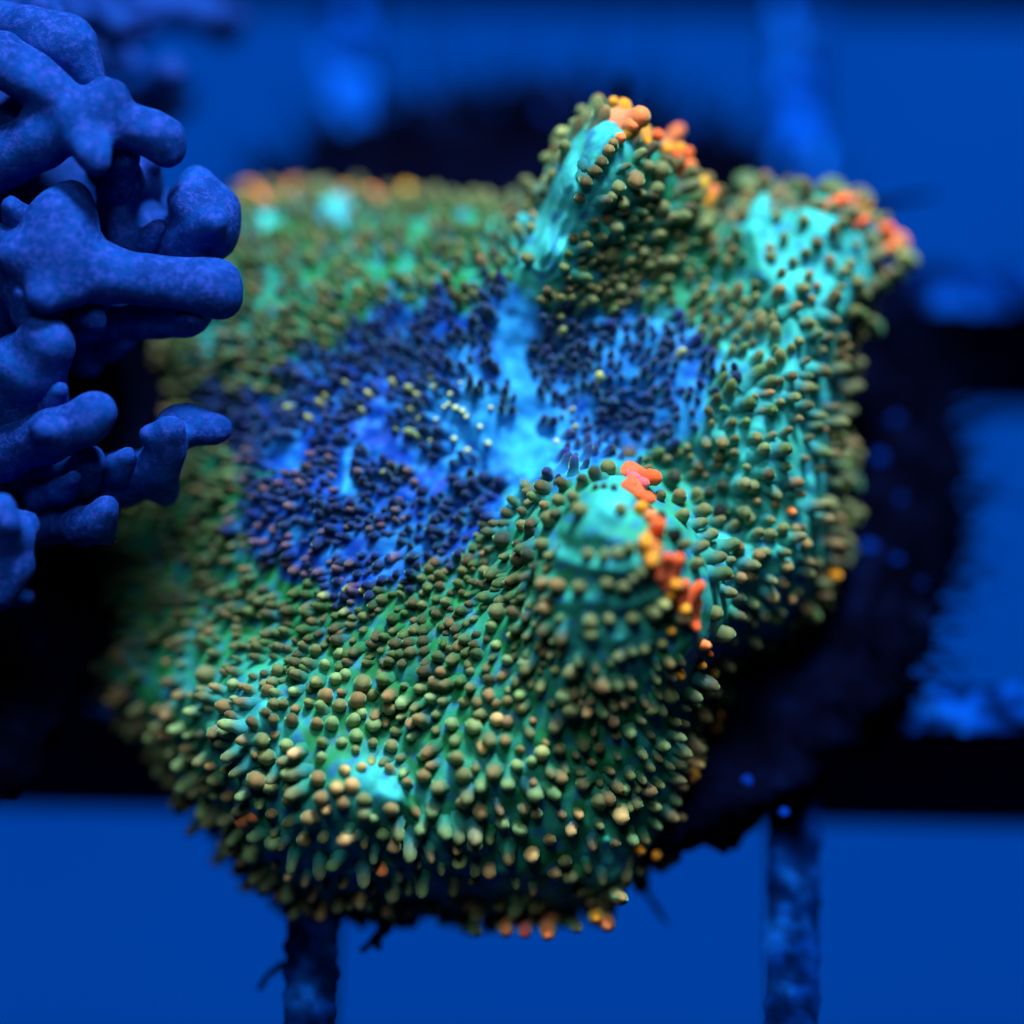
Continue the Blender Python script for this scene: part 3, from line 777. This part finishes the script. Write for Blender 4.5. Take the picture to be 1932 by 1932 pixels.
# fringe along the folded rim
def rim_col(x, y):
    if y > 1650: return rng.choice(list('bbonns'))
    if 1150 < x < 1340 and y < 420: return rng.choice(list('yrqbo'))
    if 1560 < x and y < 520: return rng.choice(list('qrbyo'))
    if x < 820 and y < 420: return rng.choice(list('nbnqyo'))
    if 1270 < x < 1360 and y > 1260: return rng.choice(list('yqbnb'))
    return rng.choice(list('oonbo'))
rp = catmull(RIM, 40)
acc = 0.0; last = rp[0]; k = 0
for q in rp[1:]:
    acc += math.hypot(*(q - last)); last = q
    if acc < 22 + rng.uniform(-4, 8): continue
    acc = 0.0
    for lev, lo in ((.975, .1), (1.0, -.15), (1.0, -.9)):
        if rng.random() < .25: continue
        p = CEN + (q - CEN) * lev + rng.normal(0, 5, 2)
        if np.min(np.hypot(ex[:, 0] - p[0], ex[:, 1] - p[1])) < 14: continue
        d0 = depth(np.array([p[0]]), np.array([p[1]]))[0] + min(lo, 0)
        o2 = (q - CEN) / np.linalg.norm(q - CEN)
        n = o2[0] * R - o2[1] * U + TO_CAM * (.35 + lo * .6) + rng.normal(0, .2, 3)
        n /= np.linalg.norm(n)
        r = rng.uniform(9.5, 13.5) * PXMM
        ln = r * rng.uniform(2.0, 3.4)
        TENT.append((at(p[0], p[1], d0) - n * .4, n, r, ln + .4, jitter_col(lin(*PAL[rim_col(*p)])), (p[0], p[1]), 1, 'e'))

def tentacle_shape(sides, rings, seed):
    """Unit finger: root at origin, along +z to 1, radius about 1, rounded tip, a flared root and a slight bend."""
    rs = np.random.default_rng(seed)
    bend = rs.normal(0, .22, 2); fat = rs.uniform(.96, 1.12); waist = rs.uniform(.9, 1.02)
    vs, al = [], []
    for t, rr in rings:
        r = rr * fat * (waist if .45 < t < .65 else 1)
        for i in range(sides):
            a = 2 * math.pi * (i + .5 * (len(vs) // sides % 2)) / sides
            w = 1 + rs.normal(0, .04)
            vs.append((math.cos(a) * r * w + bend[0] * t * t, math.sin(a) * r * w + bend[1] * t * t, t)); al.append(t)
    vs.append((bend[0], bend[1], 1.0)); al.append(1.0)
    fs = []
    nr_ = len(rings)
    for a in range(nr_ - 1):
        for i in range(sides):
            j = (i + 1) % sides
            fs.append((a * sides + i, a * sides + j, (a + 1) * sides + j, (a + 1) * sides + i))
    for i in range(sides):
        fs.append(((nr_ - 1) * sides + i, (nr_ - 1) * sides + (i + 1) % sides, nr_ * sides))
    return np.array(vs), fs, np.array(al)

def frame_for(ax):
    z = ax; h = np.array([1.0, 0, 0]) if abs(z[0]) < .8 else np.array([0, 1.0, 0])
    x = np.cross(h, z); x /= np.linalg.norm(x); y = np.cross(z, x)
    return np.stack([x, y, z], 1)

# the largest fingers in the photograph are objects of their own, the rest one mass
def shows(t):
    return (t[6] == 2) * 10 + t[2] * (1 + .25 * t[3] / t[2]) + (0 if not (t[5][0] < 440 and t[5][1] < 1000) else -5)
TENT.sort(key=shows, reverse=True)
BIG, SMALL = TENT[:300], TENT[300:]
_tp = np.array([t[5] for t in TENT])
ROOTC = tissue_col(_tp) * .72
_zb = blue_zone(_tp) < .5
ROOTC[_zb, 2] = np.minimum(ROOTC[_zb, 2], ROOTC[_zb, 1] * 1.05)
_rim = np.hypot(*(_tp - CEN).T) / rim_radius(np.arctan2(_tp[:, 1] - CEN[1], _tp[:, 0] - CEN[0]))
for _i, _t in enumerate(TENT):
    if _t[7] and _t[7] in 'rqypk': ROOTC[_i] = ROOTC[_i] * .15 + _t[4] * .8
    elif _t[7] == 'e' or _rim[_i] > .93: ROOTC[_i] = ROOTC[_i] * .25 + _t[4] * .5
RING_BIG = [(0, 1.9), (.22, 1.55), (.38, 1.2), (.55, 1.03), (.72, .99), (.85, .88), (.94, .62), (.985, .3)]
RING_SMALL = [(0, 1.9), (.25, 1.45), (.42, 1.12), (.65, 1.0), (.85, .84), (.96, .46)]
variants = []
for k in range(14):
    vs, fs, al = tentacle_shape(10, RING_BIG, 100 + k)
    me = bpy.data.meshes.new('tentacle')
    me.from_pydata(vs.tolist(), [], fs); me.shade_smooth()
    float_attr(me, 'along', al)
    me.materials.append(MAT['tent_obj'])
    variants.append(me)
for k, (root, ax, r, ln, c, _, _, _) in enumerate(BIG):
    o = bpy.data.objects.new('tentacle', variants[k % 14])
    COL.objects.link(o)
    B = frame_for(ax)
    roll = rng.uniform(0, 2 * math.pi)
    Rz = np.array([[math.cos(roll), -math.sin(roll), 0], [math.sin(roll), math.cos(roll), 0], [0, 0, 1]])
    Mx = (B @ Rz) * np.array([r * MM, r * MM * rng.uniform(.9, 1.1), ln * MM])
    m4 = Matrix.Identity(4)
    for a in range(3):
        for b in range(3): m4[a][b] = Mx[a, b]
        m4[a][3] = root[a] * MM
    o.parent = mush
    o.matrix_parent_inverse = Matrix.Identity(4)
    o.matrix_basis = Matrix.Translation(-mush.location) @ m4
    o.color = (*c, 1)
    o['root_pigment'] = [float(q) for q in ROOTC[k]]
sv, sf, sa, scol, sroot = [], [], [], [], []
shapes = [tentacle_shape(8, RING_SMALL, 300 + k) for k in range(16)]
off = 0
for k, (root, ax, r, ln, c, _, _, _) in enumerate(SMALL):
    vs, fs, al = shapes[k % 16]
    roll = rng.uniform(0, 2 * math.pi); cr_, sr_ = math.cos(roll), math.sin(roll)
    q = vs.copy(); q[:, 0], q[:, 1] = (vs[:, 0] * cr_ - vs[:, 1] * sr_) * r, (vs[:, 0] * sr_ + vs[:, 1] * cr_) * r
    q[:, 2] *= ln
    sv.append(q @ frame_for(ax).T + root)
    sf += [tuple(i + off for i in f) for f in fs]; off += len(vs)
    sa.append(al); scol.append(np.repeat(c[None], len(vs), 0)); sroot.append(np.repeat(ROOTC[300 + k][None], len(vs), 0))
mass = mesh_obj('small_tentacles', np.concatenate(sv), sf, MAT['tent_mass'], mush)
mass['kind'] = 'stuff'
float_attr(mass.data, 'along', np.concatenate(sa)); color_attr(mass.data, 'pigment', np.concatenate(scol)); color_attr(mass.data, 'root_pigment', np.concatenate(sroot))
print('tentacles', len(SMALL), 'TENTACLES', len(TENT), 'explicit', len(E))

# ================================================================== BLUE BRANCHING CORAL
def surface_nets(f, origin, h):
    ins = f < 0
    nx_, ny_, nz_ = f.shape
    cs = [(0, 0, 0), (1, 0, 0), (0, 1, 0), (1, 1, 0), (0, 0, 1), (1, 0, 1), (0, 1, 1), (1, 1, 1)]
    sl = lambda o: tuple(slice(o[i], f.shape[i] - 1 + o[i]) for i in range(3))
    cnt = sum(ins[sl(c)].astype(np.int8) for c in cs)
    act = (cnt > 0) & (cnt < 8)
    ids = np.full(act.shape, -1); I = np.argwhere(act); ids[act] = np.arange(len(I))
    vals = np.stack([f[tuple((I + c).T)] for c in cs], 1)
    edges = [(0, 1), (2, 3), (4, 5), (6, 7), (0, 2), (1, 3), (4, 6), (5, 7), (0, 4), (1, 5), (2, 6), (3, 7)]
    acc = np.zeros((len(I), 3)); n = np.zeros(len(I))
    for a, b in edges:
        va, vb = vals[:, a], vals[:, b]
        m_ = (va < 0) != (vb < 0)
        t = np.where(m_, va / np.where(m_, va - vb, 1), 0)
        p = np.array(cs[a])[None] + t[:, None] * (np.array(cs[b]) - np.array(cs[a]))[None]
        acc += p * m_[:, None]; n += m_
    P = (I + acc / n[:, None]) * h + origin
    faces = []
    for ax in range(3):
        u, w_ = (ax + 1) % 3, (ax + 2) % 3
        a = [slice(None)] * 3; b = [slice(None)] * 3
        a[ax] = slice(0, -1); b[ax] = slice(1, None)
        ch = ins[tuple(a)] != ins[tuple(b)]
        J = np.argwhere(ch)
        J = J[(J[:, u] > 0) & (J[:, w_] > 0) & (J[:, u] < f.shape[u] - 1) & (J[:, w_] < f.shape[w_] - 1)]
        du = np.zeros(3, int); du[u] = 1; dw = np.zeros(3, int); dw[w_] = 1
        q = np.stack([ids[tuple((J - du - dw).T)], ids[tuple((J - dw).T)], ids[tuple(J.T)], ids[tuple((J - du).T)]], 1)
        fl = ins[tuple(J.T)]
        q[~fl] = q[~fl][:, ::-1]
        faces.append(q)
    return P, np.concatenate(faces)

def branch(chains, parent, k=0.6, h=0.17, lump=.1, mat='blue', name='branch', nubs=True):
    """chains: lists of (px, py, d, radius px); blended into one rounded branch"""
    segs = []
    for ch in chains:
        pts = [(at(a, b, d), r * PXMM * 1.16) for a, b, d, r in ch]
        if len(pts) == 1: pts = pts * 2
        segs += list(zip(pts[:-1], pts[1:]))
    if mat == 'blue' and nubs:
        rs = np.random.default_rng(len(segs) * 13 + int(abs(chains[0][0][0]) * 7))
        for (a, ra), (b, rb_) in list(segs):
            for _ in range(int(np.linalg.norm(b - a) / 2.6 + rs.random() * .8)):
                t = rs.uniform(.1, .75); r0 = ra + (rb_ - ra) * t
                dv = rs.normal(0, 1, 3) + np.array([0, .1, .5]) + TO_CAM * .25
                ab = (b - a) / (np.linalg.norm(b - a) + 1e-9); dv = dv - ab * (dv @ ab); dv /= np.linalg.norm(dv) + 1e-9
                c = a + (b - a) * t; rn = min(.6, r0 * .62) * rs.uniform(.8, 1.1)
                segs.append(((c + dv * r0 * .5, rn * 1.2), (c + dv * (r0 + rn * rs.uniform(.2, 1.1)), rn)))
    allp = np.array([p for s_ in segs for p, _ in s_]); rm = max(r for s_ in segs for _, r in s_)
    lo = allp.min(0) - rm - 1; hi = allp.max(0) + rm + 1
    dim = np.ceil((hi - lo) / h).astype(int) + 1
    G = np.stack(np.meshgrid(*[lo[i] + np.arange(dim[i]) * h for i in range(3)], indexing='ij'), -1)
    f = None
    for (a, ra), (b, rb_) in segs:
        ab = b - a; L2 = max(ab @ ab, 1e-9)
        t = np.clip(((G - a) @ ab) / L2, 0, 1)
        d = np.linalg.norm(G - a - t[..., None] * ab, axis=-1) - (ra + (rb_ - ra) * t)
        if f is None: f = d
        else:
            hh = np.clip(.5 + .5 * (f - d) / k, 0, 1)
            f = f * (1 - hh) + d * hh - k * hh * (1 - hh)
    P, Q = surface_nets(f, lo, h)
    n = np.array([[mnoise.noise(Vector(p * .8)), mnoise.noise(Vector(p * .8 + 31)), mnoise.noise(Vector(p * .8 + 67))] for p in P])
    return mesh_obj(name, P + n * lump, Q, MAT[mat], parent)

bc_at = on_plane(-370, 1080, PLUG_Z)
blue = empty('branching_coral', (bc_at[0], bc_at[1], PLUG_Z))
tag(blue, 'blue branching coral with smooth rounded fingers beside the mushroom coral', 'coral')
c1 = .3335
def cr1(pts): return [(x * c1, y * c1, d + .6, r * c1) for x, y, d, r in pts]
def cr4(pts): return [(x * c1, 644.4 + y * c1, d, r * c1) for x, y, d, r in pts]
branch([cr1([(-250, 120, 6, 110), (0, 130, 8, 95), (180, 180, 9, 105), (360, 245, 9, 125), (400, 290, 9, 120)]), cr1([(400, 290, 9, 110), (480, 420, 9, 70), (500, 450, 9, 60)])], blue)
branch([cr1([(-250, 240, 8, 120), (0, 330, 9.5, 110), (180, 440, 10, 105), (330, 550, 10.2, 85), (450, 650, 10.4, 85)]),
        cr1([(450, 660, 10.4, 80), (560, 600, 10.4, 62), (660, 540, 10.6, 66)]),
        cr1([(450, 680, 10.4, 95), (680, 710, 10.2, 86), (840, 750, 10.2, 92), (925, 800, 10.2, 92), (960, 880, 10.2, 56)]),
        cr1([(430, 740, 10.4, 85), (510, 850, 11, 68), (548, 940, 11.2, 50)]),
        cr1([(400, 720, 10.2, 85), (250, 770, 9.6, 125), (60, 880, 9, 130), (-200, 950, 7, 140)])], blue)
branch([cr1([(690, 890, 9.4, 92), (660, 1050, 8.2, 90), (620, 1300, 6.5, 110), (600, 1500, 5, 130)]), cr1([(850, 910, 7.8, 55), (800, 1050, 7, 90), (760, 1300, 6, 110)])], blue)
branch([cr1([(400, 1130, 9.2, 100), (350, 1270, 9.8, 165), (320, 1430, 10, 190), (220, 1600, 9.2, 170), (60, 1750, 6.5, 190), (-300, 1900, 2, 220)]),
        cr1([(330, 1520, 10, 120), (600, 1560, 10, 120), (850, 1585, 10, 108), (1060, 1610, 10, 98), (1215, 1630, 10, 118), (1235, 1665, 10, 112)]),
        cr1([(0, 1330, 9.5, 66), (-150, 1500, 8, 100), (60, 1700, 6, 130)]),
        cr1([(300, 1560, 10, 110), (230, 1690, 11, 80)])], blue)
branch([cr1([(1110, 1050, 8.6, 92), (1180, 1200, 8.8, 125), (1170, 1290, 8.8, 140), (1060, 1380, 8.4, 120), (900, 1440, 7.6, 90), (700, 1480, 6, 100)]),
        cr1([(1000, 1110, 8.4, 45), (1060, 1150, 8.4, 70)]), cr1([(800, 1130, 7.2, 60), (850, 1300, 7.2, 70), (880, 1420, 7.4, 80)]), cr1([(1180, 1290, 9.6, 70), (1210, 1260, 10.2, 62)])], blue)
branch([cr1([(1085, 1780, 8.8, 92), (900, 1770, 8.4, 105), (650, 1790, 7.8, 110), (400, 1840, 6.5, 130), (100, 1900, 4, 160)]), cr1([(1060, 1790, 9, 70), (1095, 1810, 9.8, 48)]),
        cr1([(470, 1830, 8.6, 90), (430, 1860, 8.0, 90)])], blue)
branch([[(95, 655, 10.6, 38), (60, 690, 10.2, 52), (60, 760, 9, 55), (20, 850, 6, 60), (-60, 950, 2, 70)], [(75, 630, 11, 30), (95, 640, 11, 30)], [(20, 690, 10, 34), (10, 780, 9, 40)]], blue)
branch([[(190, 775, 11.2, 28), (160, 800, 11, 30), (95, 820, 10.4, 36), (10, 850, 9, 42), (-90, 900, 6, 50)], [(172, 872, 9.6, 26), (150, 895, 8.8, 30), (80, 880, 7, 36), (0, 900, 5, 40)]], blue)
branch([[(322, 812, 10.4, 24), (318, 850, 9.8, 25), (295, 885, 9.2, 32), (230, 905, 8, 38), (120, 930, 5, 45), (0, 980, 2, 50)], [(405, 812, 9.4, 26), (360, 800, 9, 24), (330, 805, 8.8, 24), (310, 860, 8.2, 26)]], blue)
branch([[(200, 958, 10.6, 20), (188, 985, 10.2, 22), (150, 992, 9.4, 24), (80, 985, 7, 30), (0, 1000, 4, 40)]], blue)
branch([[(4, 955, 12, 24), (-30, 1000, 9, 30)], [(22, 990, 12.4, 17), (10, 1015, 11.6, 24), (-40, 1050, 8, 34)], [(52, 990, 10.8, 20), (20, 1020, 9.6, 24)], [(30, 1022, 11.4, 20), (0, 1050, 10, 26)],
        [(42, 1072, 11.2, 19), (18, 1082, 11.2, 22), (-30, 1085, 9, 30)], [(0, 1125, 11.2, 19), (-40, 1130, 9, 28)], [(48, 1125, 8.6, 15), (0, 1120, 8, 20)]], blue)
branch([cr1([(-100, 1000, 4, 200), (150, 1080, 5, 170), (450, 1000, 5, 130), (700, 1080, 4.6, 130), (880, 1180, 4.6, 90)]), cr1([(150, 1080, 5, 170), (300, 1250, 5, 170), (600, 1380, 4.5, 150)])], blue)
branch([[(30, 20, 7, 20), (75, 8, 7.4, 22), (110, 30, 7.6, 18)], [(20, 225, 8, 26), (50, 238, 8.6, 22), (15, 270, 7, 30)], [(150, 250, 9.6, 14), (175, 262, 10, 17), (200, 285, 9.4, 18), (190, 330, 8, 24)],
        [(120, 560, 9.5, 22), (160, 585, 10, 20), (185, 606, 10.4, 17)], [(240, 640, 8.6, 18), (200, 650, 8, 24), (140, 650, 7, 30)], [(265, 330, 8.2, 18), (240, 350, 8, 22), (230, 420, 7, 26)], [(285, 365, 7.6, 15), (262, 385, 7.4, 18)]], blue)
branch([[(20, 620, 4, 90), (190, 700, 2.5, 75), (250, 790, 2, 62), (200, 880, 2.4, 60), (60, 950, 2.4, 70)]], blue, h=.28, mat='plug', name='encrusted_base')
branch([[(150, 455, 10.4, 15), (165, 490, 10, 18), (150, 540, 9, 24)], [(40, 555, 11, 17), (52, 590, 10.4, 20), (90, 640, 9, 26)], [(300, 425, 9.6, 15), (282, 455, 9.2, 18), (250, 490, 8, 24)], [(222, 405, 9, 16), (232, 450, 8.6, 20), (220, 490, 7.6, 26)],
        [(250, 318, 9.6, 14), (246, 345, 9, 17), (230, 400, 8, 22)], [(105, 395, 10, 16), (120, 420, 9.4, 20), (130, 480, 8, 28)], [(20, 390, 10.6, 18), (38, 420, 10, 22), (40, 480, 8.6, 28)], [(215, 515, 11, 13), (205, 535, 10.6, 17), (190, 560, 9.8, 22)],
        [(110, 735, 10.8, 16), (95, 765, 10.2, 20), (60, 800, 9, 26)], [(140, 905, 10.4, 14), (120, 925, 9.6, 18), (70, 940, 8, 24)], [(240, 860, 9.8, 15), (228, 885, 9.2, 19), (190, 910, 8, 24)]], blue, nubs=False)
# far side of the colony, out of focus
branch([cr1([(965, 410, 1, 88), (900, 470, 0, 74), (820, 560, -3, 70), (700, 640, -3, 110), (500, 700, -2, 160)]), cr1([(1050, 560, -4, 65), (900, 640, -4, 80), (700, 700, -3, 120)])], blue, h=.28)
branch([cr1([(1330, 120, -3, 80), (1150, 80, -2, 95), (950, 30, -2, 100), (760, -40, -2, 100), (500, -80, -1, 100)]), cr1([(1260, 210, -3, 55), (1180, 110, -2.5, 65)]), cr1([(880, 130, -1, 50), (950, 60, -1, 60)])], blue, h=.25)
branch([cr1([(680, 140, 1, 58), (600, 60, .5, 62), (520, 0, 0, 66), (380, -60, 0, 90)]), cr1([(860, 150, -1, 48), (760, 200, -1, 45), (640, 250, -1, 60), (560, 300, -1, 80)]), cr1([(740, 90, 0, 30), (800, 80, 0, 30), (870, 50, 0, 36)]),
        cr1([(760, 370, 0, 45), (680, 340, 0, 60), (560, 330, 0, 80), (400, 300, 0, 100)]), cr1([(300, 40, 2, 90), (200, -10, 2, 90), (450, 90, 2, 60)])], blue, h=.28)
# trunk that carries the branches
branch([[(-60, 250, 5, 70), (-120, 500, 4, 110), (-220, 760, 2, 140), (-360, 1000, 1.6, 190), (-370, 1080, 1.2, 210)], [(80, 330, 3, 60), (60, 500, 3, 80), (-60, 650, 2, 110)], [(200, 480, 4, 50), (100, 600, 4, 70), (-60, 720, 3, 100)],
        [(-40, 880, 4, 60), (-150, 860, 2, 90)], [(-60, 1040, 6, 40), (-160, 960, 3, 70), (-260, 880, 1.5, 120)], [(180, 60, -1, 45), (60, 200, 0, 60), (-60, 350, 1, 80)], [(240, 200, -2, 40), (120, 300, 0, 55)]], blue, h=.3)
